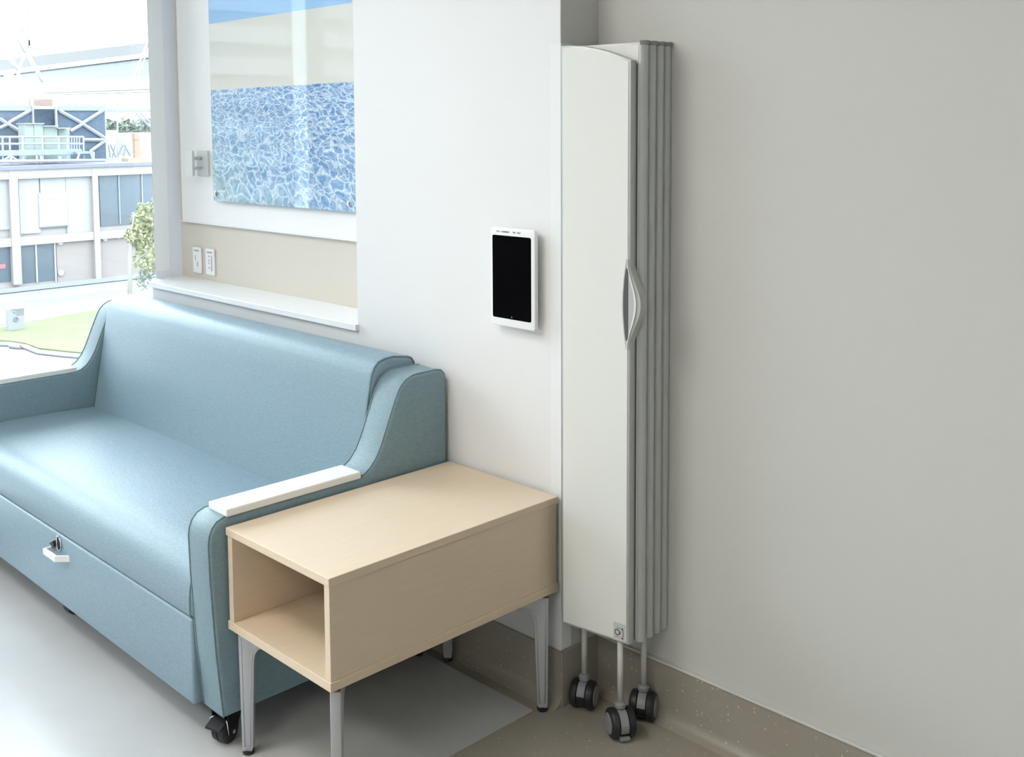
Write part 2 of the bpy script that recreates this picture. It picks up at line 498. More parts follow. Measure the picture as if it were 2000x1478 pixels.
box('top_rail', (GX - 0.08, BY, TOP - 0.08), (GX + 0.02, 0.088, TOP), M_JAMB, win, bev=0.003)

# ceiling panels added out of view to brighten the room
M_FILL = mat_emit('fill_diffuser', (1.0, 0.95, 0.87), FILL)
for i, (lx, ly, tx) in enumerate(((-0.45, -1.85, 'over the sofa side of the room'), (-1.0, -3.3, 'near the window behind the viewer'), (1.2, -3.2, 'behind the viewer'))):
    t = thing('ceiling_fill_panel', 'added white ceiling fill panel ' + tx, 'light', (lx, ly, TOP - 0.03), 'added ceiling fill panels')
    bm = bmesh.new()
    for a, b_ in (((-0.62, -0.32), (0.62, -0.29)), ((-0.62, 0.29), (0.62, 0.32)), ((-0.62, -0.29), (-0.59, 0.29)), ((0.59, -0.29), (0.62, 0.29))):
        bm_box(bm, (lx + a[0], ly + a[1], TOP - 0.03), (lx + b_[0], ly + b_[1], TOP - 0.0005))
    link('frame', from_bm(bm, 'frame'), M_JAMB, t)
    box('diffuser', (lx - 0.59, ly - 0.29, TOP - 0.02), (lx + 0.59, ly + 0.29, TOP - 0.012), M_FILL, t)

# ------------------------------------------------------------------ sofa
SX0, SX1 = -2.18, -0.40
sofa = thing('sleeper_sofa', 'light blue vinyl sofa with flared wing arms and white arm caps', 'sofa', ((SX0 + SX1) / 2, -0.38, 0))
arm_poly = ([(-0.722, 0.086), (-0.738, 0.25), (-0.748, 0.42), (-0.750, 0.505)] + [(-0.7475, 0.525), (-0.740, 0.542), (-0.727, 0.555), (-0.708, 0.562), (-0.690, 0.563)]
            + [(-0.32, 0.563), (-0.297, 0.568), (-0.276, 0.581), (-0.256, 0.603), (-0.240, 0.630), (-0.226, 0.661), (-0.203, 0.714), (-0.186, 0.751), (-0.172, 0.773), (-0.154, 0.788), (-0.132, 0.7965), (-0.110, 0.799)]
            + [(-0.045, 0.799), (-0.028, 0.795), (-0.017, 0.785), (-0.0125, 0.770), (-0.012, 0.086)])
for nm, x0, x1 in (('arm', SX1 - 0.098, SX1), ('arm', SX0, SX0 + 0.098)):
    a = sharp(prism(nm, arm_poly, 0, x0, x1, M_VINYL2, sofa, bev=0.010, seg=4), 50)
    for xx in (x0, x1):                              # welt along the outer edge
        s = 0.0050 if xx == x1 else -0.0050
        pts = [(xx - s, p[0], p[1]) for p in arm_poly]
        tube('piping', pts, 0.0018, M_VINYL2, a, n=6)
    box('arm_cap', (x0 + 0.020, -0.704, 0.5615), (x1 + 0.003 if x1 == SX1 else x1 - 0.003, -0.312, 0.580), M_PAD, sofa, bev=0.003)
XI0, XI1 = SX0 + 0.099, SX1 - 0.099                  # between the arms
back_poly = [(-0.262, 0.400), (-0.252, 0.45), (-0.232, 0.56), (-0.214, 0.66), (-0.200, 0.74), (-0.190, 0.788), (-0.181, 0.808), (-0.166, 0.822), (-0.145, 0.829), (-0.110, 0.831), (-0.060, 0.823), (-0.046, 0.817), (-0.038, 0.806), (-0.036, 0.790), (-0.036, 0.400)]
bk = sharp(prism('back_cushion', back_poly, 0, XI0 + 0.002, XI1 - 0.002, M_VINYL, sofa, bev=0.012, seg=4), 50)
tube('piping', [(XI1 - 0.006, p[0] + (0.002 if i < 8 else 0), p[1] - (0.0015 if i > 6 else 0)) for i, p in enumerate(back_poly[1:-1])], 0.003, M_PIPE, bk, n=6)
seat_poly = [(-0.24, 0.300), (-0.24, 0.424), (-0.40, 0.431), (-0.56, 0.433), (-0.64, 0.432), (-0.675, 0.430), (-0.700, 0.4245), (-0.720, 0.414), (-0.734, 0.398), (-0.742, 0.376), (-0.745, 0.345), (-0.745, 0.308), (-0.741, 0.300)]
st = prism('seat_cushion', seat_poly, 0, XI0 + 0.001, XI1 - 0.001, M_VINYL, sofa, bev=0.009, seg=4)
sharp(st, 50)
tube('piping', [(XI1 - 0.008, p[0], p[1]) for p in seat_poly[2:]], 0.0028, M_PIPE, st, n=6)
fp = box('front_panel', (XI0 + 0.003, -0.744, 0.084), (XI1 - 0.004, -0.70, 0.2955), M_VINYL, sofa, bev=0.007, seg=3)
sharp(fp, 50)
box('frame', (XI0 - 0.01, -0.70, 0.10), (XI1 + 0.01, -0.035, 0.302), M_BLACKM, sofa)
# pull handle and latch on the front panel
hx = -1.248
hp = [(hx - 0.052, -0.744), (hx - 0.044, -0.744), (hx - 0.040, -0.768), (hx + 0.030, -0.768), (hx + 0.052, -0.744), (hx + 0.060, -0.744), (hx + 0.034, -0.776), (hx - 0.048, -0.776)]
prism('pull_handle', hp, 2, 0.232, 0.250, M_PAD, fp, bev=0.0012, seg=2)
le = [(hx - 0.004 + 0.015 * math.cos(a) - 0.004 * math.sin(a) ** 2, 0.2675 + 0.021 * math.sin(a)) for a in [2 * math.pi * i / 24 for i in range(24)]]
prism('latch_recess', le, 1, -0.7462, -0.7435, M_BLACK, fp)
tube('latch_rim', [(p[0], -0.7465, p[1]) for p in le], 0.0022, M_CHROME, fp, n=6, closed=True)
lw = prism('latch', [(hx - 0.052, 0.258), (hx - 0.026, 0.272), (hx - 0.020, 0.258), (hx - 0.030, 0.250)], 1, -0.755, -0.744, M_BLACK, fp)

def sofa_castor(x, y, yaw, big):
    c = box('castor', (x - 0.028, y - 0.03, 0.076), (x + 0.028, y + 0.035, 0.086), M_BLACKM, sofa)
    ax = Vector((math.cos(yaw), math.sin(yaw), 0)); pr = Vector((-math.sin(yaw), math.cos(yaw), 0))
    w = Vector((x, y, 0.030)) - pr * 0.008
    lathe('wheel', [(-0.020, 0.010), (-0.020, 0.025), (-0.017, 0.029), (-0.003, 0.030), (0.0, 0.0265), (0.003, 0.030), (0.017, 0.029), (0.020, 0.025), (0.020, 0.010)], w, ax, M_RUBBER, c)
    for s in (-1, 1):
        q = Vector((x, y, 0)) + ax * 0.0235 * s
        bm = bmesh.new()
        P = [q + pr * a + Vector((0, 0, z)) for a, z in ((-0.022, 0.024), (-0.002, 0.018), (0.030, 0.077), (-0.026, 0.077))]
        v0 = [bm.verts.new(p - ax * 0.0015) for p in P]; v1 = [bm.verts.new(p + ax * 0.0015) for p in P]
        bm.faces.new(v0); bm.faces.new(v1[::-1])
        for i in range(4): bm.faces.new((v0[i], v1[i], v1[(i + 1) % 4], v0[(i + 1) % 4]))
        link('fork', from_bm(bm, 'fork'), M_BLACKM, c)
        if big:
            tube('brake_wire', [q - pr * 0.026 + ax * 0.003 * s + Vector((0, 0, 0.030)), q - pr * 0.030 + ax * 0.003 * s + Vector((0, 0, 0.060)), q - pr * 0.020 - ax * 0.008 * s + Vector((0, 0, 0.066))], 0.0016, M_CHROME, c, n=6)
    lathe('axle', [(-0.028, 0.005), (0.028, 0.005)], w, ax, M_CHROME, c, n=10)
    if big:
        q = Vector((x, y, 0.045)) - pr * 0.050
        bm = bmesh.new()
        P = [q - ax * 0.024, q + ax * 0.020, q + ax * 0.020 + pr * 0.032 + Vector((0, 0, 0.014)), q - ax * 0.024 + pr * 0.032 + Vector((0, 0, 0.014))]
        v0 = [bm.verts.new(p) for p in P]; v1 = [bm.verts.new(p + Vector((0, 0, 0.005))) for p in P]
        bm.faces.new(v0); bm.faces.new(v1[::-1])
        for i in range(4): bm.faces.new((v0[i], v1[i], v1[(i + 1) % 4], v0[(i + 1) % 4]))
        link('brake_pedal', from_bm(bm, 'brake_pedal'), M_BLACK, c)
sofa_castor(-0.452, -0.685, math.radians(18), True)
sofa_castor(-2.128, -0.685, math.radians(10), True)
sofa_castor(-0.452, -0.08, math.radians(15), False)
sofa_castor(-2.128, -0.08, math.radians(15), False)
sofa_castor(-1.36, -0.655, math.radians(5), False)

# ------------------------------------------------------------------ side table
TX0, TX1, TY0, TY1 = -0.392, 0.002, -0.711, -0.012
ZB, ZT = 0.302, 0.542
tab = thing('side_table', 'pale maple cube side table with open shelf end on metal legs', 'side table', ((TX0 + TX1) / 2, (TY0 + TY1) / 2, 0))
box('top', (TX0, TY0, ZT - 0.018), (TX1, TY1, ZT), M_WOOD, tab, bev=0.0012)
box('bottom', (TX0, TY0, ZB), (TX1, TY1, ZB + 0.020), M_EDGE, tab, bev=0.0012)
for x0 in (TX0 + 0.003, TX1 - 0.021):
    box('side', (x0, TY0 + 0.003, ZB + 0.020), (x0 + 0.018, TY1 - 0.003, ZT - 0.018), M_WOOD, tab, bev=0.0008)
box('back', (TX0 + 0.021, TY1 - 0.020, ZB + 0.020), (TX1 - 0.021, TY1 - 0.003, ZT - 0.018), M_WOOD, tab)
# cast legs standing on the diagonals: profile in (inward, z)
H = ZB - 0.010
leg_out = ([(0.0, 0.010), (-0.003, H), (0.155, H), (0.155, H - 0.018), (0.075, H - 0.032)]
           + [(0.052, H - 0.034), (0.042, H - 0.039), (0.036, H - 0.048), (0.033, H - 0.064)] + [(0.025, 0.016), (0.022, 0.010)])
leg_in = [(0.006, 0.022), (0.0035, H - 0.007), (0.150, H - 0.007), (0.150, H - 0.012), (0.072, H - 0.026), (0.050, H - 0.028), (0.036, H - 0.034), (0.030, H - 0.046), (0.027, H - 0.064), (0.0195, 0.022)]
for cx_, cy_ in ((TX0 + 0.016, TY0 + 0.022), (TX1 - 0.014, TY0 + 0.022), (TX0 + 0.016, TY1 - 0.026), (TX1 - 0.014, TY1 - 0.026)):
    dx = 1 if cx_ < -0.2 else -1
    dy = 1 if cy_ < -0.4 else -1
    ang = math.atan2(dy, dx)
    xf = Matrix.Translation((cx_, cy_, 0)) @ Matrix.Rotation(ang, 4, 'Z')
    lg = prism('leg', leg_out, 1, -0.011, 0.011, M_ALU, tab, bev=0.002, seg=2, xf=xf)
    sharp(lg, 40)
    for s in (-1, 1):
        bm = bmesh.new()                             # raised rim drawn as a thin bead around the web
        bm_tube(bm, [(p[0], s * 0.0108, p[1]) for p in leg_in], 0.0014, 6, True)
        me = from_bm(bm, 'leg_bead'); me.transform(xf)
        link('leg_bead', me, M_ALU, lg, True)
    bm = bmesh.new(); bm_lathe(bm, [(0.0, 0.013), (0.004, 0.014), (0.011, 0.013)], xf @ Vector((0.012, 0, 0.0)), (0, 0, 1), 16)
    link('glide', from_bm(bm, 'glide'), M_BLACK, lg)
    bm = bmesh.new(); bm_box(bm, (0.004, -0.009, H - 0.001), (0.15, 0.009, ZB + 0.0005)); me = from_bm(bm, 'spacer'); me.transform(xf)
    link('spacer', me, M_BLACK, lg)

# ------------------------------------------------------------------ folding screen
TH = math.radians(8)
scr = thing('folding_screen', 'tall white folding privacy screen on castors folded up in the corner', 'room divider', (0.12, 0.05, 0))
def sx(p0):
    return Matrix.Translation((p0[0], p0[1], 0)) @ Matrix.Rotation(TH, 4, 'Z')
ZP0 = 0.235
PT = 0.027
def panel_poly(curved, s0=0.0, w=0.1865, e=0.0):
    if curved:
        top = [(0.0, 1.636), (0.03, 1.6355), (0.0625, 1.6322), (0.0968, 1.6250), (0.125, 1.6175), (0.1438, 1.6110), (0.165, 1.603), (w, 1.5945)]
        top = [(x, z - e) for x, z in top]
        top[0] = (e, top[0][1]); top[-1] = (w - e, top[-1][1] + e * 0.4)
    else:
        top = [(e, 1.636 - e), (w - e, 1.636 - e)]
    return [(w - e, ZP0 + e), (e, ZP0 + e)] + top
starts = [(0.028, -0.030), (0.033, 0.0005), (0.032, 0.031), (0.031, 0.062), (0.030, 0.092)]
for i, p0 in enumerate(starts):
    xf = sx(p0)
    pn = prism('panel', panel_poly(i == 0), 1, 0.0, PT, M_PROF, scr, bev=0.003, seg=2, xf=xf)
    sharp(pn, 40)
    if i < 2:
        face = prism('panel_face', panel_poly(i == 0, e=0.006), 1, -0.0012, 0.004, M_SCREEN, pn, xf=xf)
    # rounded edge profile at the hinge side
    w = 0.1865
    top = 1.5945 if i == 0 else 1.636
    if i > 0:
        prof = arc(w - 0.004, PT / 2, PT / 2, -90, 90, 8)
        bm = bmesh.new(); bm_prism(bm, prof, 2, ZP0 - 0.001, top - 0.006); me = from_bm(bm, 'edge_profile'); me.transform(xf)
        sharp(link('edge_profile', me, M_PROF, pn), 50)
        prof2 = arc(w - 0.003, PT / 2, PT / 2 + 0.0015, -90, 90, 8)
        bm = bmesh.new(); bm_prism(bm, prof2, 2, top - 0.006, top + 0.0035); me = from_bm(bm, 'end_cap'); me.transform(xf)
        sharp(link('end_cap', me, M_CAPS, pn), 50)
    # dark hinge gasket between this panel and the next
    if i < 4:
        bm = bmesh.new(); bm_box(bm, (0.01, PT, ZP0 + 0.004), (w + 0.002, PT + 0.005, top - 0.006)); me = from_bm(bm, 'gasket'); me.transform(xf)
        link('gasket', me, M_PROF2, pn)

# handle on the front panel: lens shaped grip bulging past the panel edge
xf = sx(starts[0])
hz, hh = 1.041, 0.104
def lens(side, t, grow=0.0):                         # t -1..1 along z
    k = (1 - t * t)
    b_ = 0.5 * (1 + math.cos(math.pi * t))
    if side < 0: return (0.1800 - 0.0102 * k - grow, hz + t * hh)
    return (0.1812 + 0.0188 * b_ + grow * (0.25 + 0.75 * b_), hz + t * hh)
ts = [-1 + 2 * i / 24 for i in range(25)]
tin = [t * 0.80 for t in ts]
def handle_part(name, poly, y0, y1, m_, par):
    bm = bmesh.new(); bm_prism(bm, poly, 1, y0, y1); me = from_bm(bm, name); me.transform(xf)
    return sharp(link(name, me, m_, par), 40)
hr = handle_part('handle', [lens(-1, t) for t in ts] + [lens(1, t) for t in ts][::-1][1:-1], -0.0022, 0.010, M_SILVER, scr)
hr['label'] = 'lens shaped silver grip'
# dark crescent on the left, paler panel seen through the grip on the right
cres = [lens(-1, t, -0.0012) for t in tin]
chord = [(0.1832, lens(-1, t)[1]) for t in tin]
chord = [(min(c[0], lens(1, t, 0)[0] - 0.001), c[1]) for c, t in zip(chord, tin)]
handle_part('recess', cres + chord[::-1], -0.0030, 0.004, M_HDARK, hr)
handle_part('inner_face', [lens(1, t * 0.72, 0) for t in ts] + [(0.1835, lens(1, t * 0.72)[1]) for t in ts][::-1], -0.0026, 0.004, M_PROF, hr)
handle_part('handle_lip', [lens(-1, t, 0.0022) for t in ts] + [lens(-1, t, 0.0) for t in ts][::-1], -0.0034, 0.004, M_SILVER, hr)
handle_part('grip_lip', [lens(1, t, 0.0) for t in ts] + [lens(1, t, 0.0045) for t in ts][::-1], -0.0055, 0.020, M_SCREEN, hr)
handle_part('grip', [lens(1, t, 0.0045) for t in ts] + [lens(1, t, 0.0145) for t in ts][::-1], -0.0015, 0.024, M_PROF, hr)
# lock sticker near the foot of the front panel
def sxp(u, z, d): return xf @ Vector((u, d, z))
bm = bmesh.new(); bm_prism(bm, [(0.1465, 0.2395), (0.1785, 0.2395), (0.1785, 0.2825), (0.1465, 0.2825)], 1, -0.0018, -0.0010); me = from_bm(bm, 'sticker'); me.transform(xf)
stk = link('sticker', me, M_STICK, scr); stk['label'] = 'grey lock sticker with ring and curved arrow'
bm = bmesh.new(); bm_tube(bm, [sxp(0.1570 + 0.0062 * math.cos(a), 0.2595 + 0.0062 * math.sin(a), -0.0019) for a in [2 * math.pi * k / 24 for k in range(24)]], 0.0010, 6, True)
for dz in (-0.0025, 0.0025): bm_tube(bm, [sxp(0.1628, 0.2595 + dz * 0.5, -0.0019), sxp(0.1662, 0.2595 + dz, -0.0019)], 0.0010, 6)
link('ring_mark', from_bm(bm, 'ring_mark'), M_INK, stk)
bm = bmesh.new(); bm_tube(bm, [sxp(0.1665 + 0.0065 * math.cos(a), 0.2590 + 0.0135 * math.sin(a), -0.0019) for a in [math.radians(-50 + 100 * k / 12) for k in range(13)]], 0.0008, 6)
bm_prism(bm, [(0.1672, 0.2685), (0.1740, 0.2680), (0.1700, 0.2735)], 1, -0.0021, -0.0017)
bm.verts.ensure_lookup_table()
for v in list(bm.verts)[-6:]: v.co = xf @ v.co
link('arrow_mark', from_bm(bm, 'arrow_mark'), M_GINK, stk)
bm = bmesh.new(); bm_prism(bm, [(0.1668, 0.2478), (0.1735, 0.2492), (0.1722, 0.2440)], 1, -0.0021, -0.0017); me = from_bm(bm, 'arrow_head'); me.transform(xf)
link('arrow_head', me, M_RED, stk)
def text_mesh(s, size):
    c = bpy.data.curves.new('t', 'FONT'); c.body = s; c.size = size; c.align_x = 'LEFT'
    o = bpy.data.objects.new('t', c); COL.objects.link(o)
    dg = bpy.context.evaluated_depsgraph_get()
    me = bpy.data.meshes.new_from_object(o.evaluated_get(dg))
    bpy.data.objects.remove(o); bpy.data.curves.remove(c)
    return me
for s_, u_, z_, m_ in (('RUN', 0.1560, 0.2685, M_GINK), ('STOP', 0.1520, 0.2465, M_RED)):
    me = text_mesh(s_, 0.0050)
    me.transform(xf @ Matrix.Translation((u_, -0.0022, z_)) @ Matrix.Rotation(math.radians(90), 4, 'X'))
    me.materials.clear()
    link('lettering', me, m_, stk)

def screen_castor(x, y, yaw, pedal):
    rod = tube('rod', [(x, y, 0.078), (x, y, ZP0 + 0.02)], 0.0070, M_ROD, scr, n=14)
    lathe('collar', [(0, 0.010), (0.002, 0.0135), (0.010, 0.0135), (0.012, 0.011), (0.017, 0.010)], (x, y, 0.069), (0, 0, 1), M_CAST, rod)
    ax = Vector((math.cos(yaw), math.sin(yaw), 0)); pr = Vector((ax.y, -ax.x, 0))
    R_ = 0.0345
    w = Vector((x, y, R_)) + pr * 0.004
    cs = lathe('castor', [(-0.0105, 0.018), (-0.0105, R_ - 0.004), (0.0105, R_ - 0.004), (0.0105, 0.018)], w, ax, M_BLACK, scr, n=32)
    # grey housing between the wheels: from the front over the top to the back
    a0, a1 = (-22, 190) if pedal else (12, 190)
    arc_o = arc(0, 0, R_ - 0.0006, a0, a1, 18); arc_i = arc(0, 0, R_ - 0.008, a0, a1, 18)
    bm = bmesh.new(); bm_prism(bm, arc_o + arc_i[::-1], 1, -0.0098, 0.0098)
    me = from_bm(bm, 'housing')
    me.transform(Matrix(((pr.x, ax.x, 0, w.x), (pr.y, ax.y, 0, w.y), (0, 0, 1, w.z), (0, 0, 0, 1))))
    sharp(link('housing', me, M_CAST, cs), 40)
    for s in (-1, 1):
        lathe('wheel', [(s * t, r) for t, r in ((0.0105, 0.018), (0.0105, R_ - 0.003), (0.0130, R_), (0.0245, R_), (0.0285, R_ - 0.003), (0.0305, R_ - 0.008), (0.0300, 0.018))], w, ax, M_RUBBER, cs, n=32)
        lathe('hub_cap', [(s * 0.0298, 0.0245), (s * 0.0315, 0.0235), (s * 0.0320, 0.010)], w, ax, M_CAST, cs, n=24)
    if pedal:
        f = w + pr * R_ * math.cos(math.radians(-38)) + Vector((0, 0, R_ * math.sin(math.radians(-38))))
        bm = bmesh.new(); bm_box(bm, (-0.0125, -0.007, -0.006), (0.0125, 0.004, 0.003), 0.002, 2)
        me = from_bm(bm, 'pedal'); me.transform(Matrix.Translation(f + Vector((0, 0, -0.002)) + pr * 0.001) @ Matrix.Rotation(yaw, 4, 'Z'))
        link('pedal', me, M_CAST, cs)
screen_castor(0.040, 0.042, math.radians(23), False)
screen_castor(0.182, 0.004, math.radians(58), True)
screen_castor(0.174, 0.106, math.radians(26), False)

# ------------------------------------------------------------------ tablet
tb = thing('wall_tablet', 'white framed tablet with blank black display mounted on the white wall', 'tablet', (-0.132, 0, 0.947))
cs_ = prism('case', rrect(-0.2085, -0.0570, 0.946, 1.1955, 0.008), 1, -0.030, -0.017, M_TABW, tb, bev=0.0025, seg=3)
sharp(cs_, 40)
prism('display', rrect(-0.2020, -0.0690, 0.9665, 1.1765, 0.005), 1, -0.0304, -0.0290, M_DISP, tb)
box('wall_mount', (-0.19, -0.017, 0.970), (-0.078, -0.0005, 1.175), M_TABW, tb, bev=0.002)
box('home_mark', (-0.137, -0.0308, 0.9705), (-0.134, -0.0303, 0.9740), M_GREYINK, tb)
bm = bmesh.new()
random.seed(3)
xq = -0.1865
for wd, gap in ((1, 0.003), (2, 0.0055), (10, 0.013), (3, 0.006), (4, 0)):   # faint row of tiny print on the bezel
    for k in range(wd):
        ww = random.uniform(0.0022, 0.0034)
        hgt = random.choice((0.0034, 0.0034, 0.0044))
        bm_box(bm, (xq, -0.0306, 1.1838), (xq + ww * 0.3, -0.0300, 1.1838 + hgt))
        bm_box(bm, (xq, -0.0306, 1.1838 + random.choice((0, 0.0016, 0.0028))), (xq + ww * 0.75, -0.0300, 1.1838 + 0.0034))
        xq += ww
    xq += gap
link('print_line', from_bm(bm, 'print_line'), M_GREYINK, tb)

# ------------------------------------------------------------------ picture, hook, outlets in the niche
PX0, PX1, PZ0, PZ1 = -1.842, -0.976, 1.182, 2.10
pic = thing('wall_picture', 'frameless glazed print of rippling blue water on steel standoffs', 'picture', ((PX0 + PX1) / 2, 0.158, PZ0))
po_ = box('print', (PX0, 0.137, PZ0), (PX1, 0.143, PZ1), M_PRINT, None, bev=0.0008, seg=1, loc=(PX0, 0.14, PZ0))
po_.parent = pic
po_.location = Vector((PX0, 0.14, PZ0)) - LOC[pic.name]
for zx in (PX0 + 0.022, PX1 - 0.030):
    for zz in (PZ0 + 0.027, PZ1 - 0.027):
        lathe('standoff', [(0, 0.008), (0.016, 0.008), (0.0225, 0.0095), (0.026, 0.009), (0.0275, 0.006)], (zx, 0.158, zz), (0, -1, 0), M_CHROME, pic, n=18)

hk = thing('coat_hook', 'small grey coat hook beside the water picture', 'hook', (-1.94, 0.158, 1.272))
box('back_plate', (-1.978, 0.148, 1.272), (-1.897, 0.158, 1.369), M_HOOK, hk, bev=0.002)
tube('peg', [(-1.944, 0.150, 1.339), (-1.944, 0.100, 1.339)], 0.006, M_HOOK, hk, n=12)
prism('peg_tip', [(-1.950, 1.296), (-1.938, 1.300), (-1.936, 1.308), (-1.946, 1.302)], 1, 0.12, 0.150, M_HOOK, hk)
prism('front_plate', rrect(-1.972, -1.914, 1.274, 1.369, 0.004, 3), 1, 0.093, 0.103, M_ROD, hk, bev=0.0015)

for k, (x0, x1, lb) in enumerate(((-2.057, -1.996, 'white wall outlet plate in the beige niche, nearer the window'), (-1.960, -1.897, 'white wall outlet plate in the beige niche, farther from the window'))):
    o = thing('wall_outlet', lb, 'outlet', ((x0 + x1) / 2, 0.172, 0.888), 'outlets in the niche')
    pt = box('plate', (x0, 0.163, 0.888), (x1, 0.1718, 0.990), M_PLATE, o, bev=0.003)
    box('insert', (x0 + 0.015, 0.1615, 0.903), (x1 - 0.015, 0.164, 0.968), M_PLATE, o, bev=0.0008, seg=1)
    xm = (x0 + x1) / 2
    box('label_strip', (x0 + 0.014, 0.1622, 0.974), (x1 - 0.012, 0.1632, 0.980), M_SLOT, o)
    if k == 0:
        box('slot', (xm - 0.008, 0.1608, 0.938), (xm - 0.004, 0.1618, 0.957), M_SLOT, o)
        box('slot', (xm + 0.006, 0.1608, 0.915), (xm + 0.012, 0.1618, 0.933), M_SLOT, o)
    else:
        for zz in (0.914, 0.932, 0.943, 0.958):
            box('slot', (xm - 0.006, 0.1608, zz), (xm - 0.003, 0.1618, zz + 0.007), M_SLOT, o)
            box('slot', (xm + 0.003, 0.1608, zz), (xm + 0.006, 0.1618, zz + 0.006), M_SLOT, o)
        box('slot', (x1 - 0.016, 0.1608, 0.906), (x1 - 0.014, 0.1625, 0.965), M_SLOT, o)

# ------------------------------------------------------------------ outside: survey helper (photo bearing + known distance -> place)
def ray(u, v):
    return RT * ((u - CX) / F_PX) - UP * ((v - CY) / F_PX) + fwd
def onx(u, v, X):
    d = ray(u, v); return EYE + d * ((X - EYE.x) / d.x)
def onz(u, v, Z):
    d = ray(u, v); return EYE + d * ((Z - EYE.z) / d.z)
GZ = -7.0
ROOF = None
def ebox(name, u0, v0, u1, v1, X, depth, m, parent=None, **k):
    um, vm = (u0 + u1) / 2, (v0 + v1) / 2
    y0, y1 = onx(u0, vm, X).y, onx(u1, vm, X).y
    z0, z1 = onx(um, v1, X).z, onx(um, v0, X).z
    if ROOF is not None and z1 > ROOF: z0 = max(z0, ROOF)
    return box(name, (X - depth, y0, z0), (X, y1, z1), m, parent, **k)
def ebar(name, u0, v0, u1, v1, X, r, m, parent, n=4):
    P = [onx(u0, v0, X), onx(u1, v1, X)]
    if ROOF is not None:
        for p in P: p.z = max(p.z, ROOF + r)
    return tube(name, P, r, m, parent, n=n, smooth=False)

# ground
box('ground', (-160, -120, GZ - 0.5), (-6, 120, GZ), X_CONC, kind='structure')
struct(bpy.data.objects['ground'], 'pale paved ground far below the window', 'ground')
FX = -54.8
rd = box('road', (-51.6, -100, GZ), (-45.6, 110, GZ + 0.02), X_ROAD); struct(rd, 'pale grey road outside the window', 'road')
ln = box('road_line', (-48.35, -100, GZ + 0.02), (-48.2, 110, GZ + 0.03), X_LINE); struct(ln, 'thin orange centre line on the road', 'road marking')
gp = [onz(u, v, GZ) for u, v in ((-60, 660), (0, 642), (60, 631), (130, 617), (260, 596), (300, 620), (240, 700), (160, 691), (120, 687), (75, 682), (52, 673), (20, 668), (-60, 664))]
lawn = prism('lawn', [(p.x, p.y) for p in gp], 2, GZ, GZ + 0.06, X_GRASS); struct(lawn, 'bright green lawn between the road and the path', 'lawn')
kp = [onz(u, v, GZ + 0.1) for u, v in ((-60, 667), (0, 671), (20, 672), (50, 677), (75, 687), (120, 692), (165, 696), (250, 706))]
kb = tube('kerb', kp, 0.09, X_KERB, None, n=6); struct(kb, 'pale curved kerb along the lawn', 'kerb')
kd = tube('kerb_inlet', [onz(20, 675, GZ + 0.1), onz(41, 677, GZ + 0.1)], 0.11, X_TAN, None, n=6); tag(kd, 'grey drain block set in the curved kerb', 'drain')

# two storey building across the road
bl = thing('office_building', 'cream two storey building with dark glass across the road', 'building', (FX - 8, onx(150, 540, FX).y, GZ))
yL, yR = onx(-260, 450, FX).y, onx(560, 450, FX).y
zt = onx(150, 322, FX).z
box('wall', (FX - 24, yL, GZ), (FX - 0.35, yR, zt), X_FAC, bl)
box('coping', (FX - 24.2, yL - 0.2, zt - 0.16), (FX + 0.12, yR, zt + 0.03), X_COP, bl)
def fpan(name, u0, v0, u1, v1, m, proud=0.0, parent=bl): return ebox(name, u0, v0, u1, v1, FX - 0.3 + proud, 0.12, m, parent)
fpan('beam', -260, 327, 560, 345, X_FAC, 0.3)
fpan('beam', -260, 455, 560, 471, X_FAC, 0.26)
for u0, u1 in ((-118, -100), (22, 39), (184, 195), (340, 352)):
    ebox('column', u0, 328, u1, 556, FX + 0.02, 0.5, X_FAC, bl)
fpan('panel', -98, 345, 20, 452, X_PAN, 0.05)
fpan('panel', 38, 345, 77.5, 456, X_PAN, 0.05)
fpan('panel', 78.5, 344, 128.5, 375, X_PAN, 0.05)
fpan('panel', 129.5, 344, 183, 454, X_PAN, 0.05)
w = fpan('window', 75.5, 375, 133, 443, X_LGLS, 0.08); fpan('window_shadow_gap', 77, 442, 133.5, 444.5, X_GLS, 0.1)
ebox('blind', 77, 377, 131.5, 441.5, FX - 0.2, 0.03, X_PAN, w)
w = fpan('window', 195, 340, 335, 437, X_GLS, 0.02)
for u in (233.5, 278.5, 318): ebox('mullion', u - 0.9, 340, u + 0.9, 437, FX - 0.2, 0.12, X_LGLS, w)
w = fpan('window', -98, 474, 24, 555, X_GLS, 0.02)
ebox('painted_reflection', -10, 516, 11, 525, FX - 0.24, 0.03, X_REDL, w)  # red reflection in the pane, painted on as a flat strip
w = fpan('window', 42, 472, 107.5, 550, X_GLS, 0.02)
for u in (71.5, 108.5): ebox('mullion', u - 1.3, 470, u + 1.3, 551, FX - 0.2, 0.12, X_FRM, w)
fpan('stone_panel', 111, 466, 186, 551, X_TAN, 0.03)
fpan('stone_panel', 197, 462, 330, 547, X_TAN, 0.03)
for u, v in ((117, 467), (117, 473), (118, 533), (204, 466), (230, 461)):
    lathe('wall_light', [(0, 0.16), (0.10, 0.16), (0.16, 0.08)], onx(u, v, FX - 0.28), (1, 0, 0), X_FRM, bl, n=12)
ebox('plinth', -260, 549, 560, 557, FX + 0.15, 0.5, X_CONC, bl)
ebox('side_walk', 118, 553, 560, 559, FX + 1.6, 1.6, X_COP, bl)

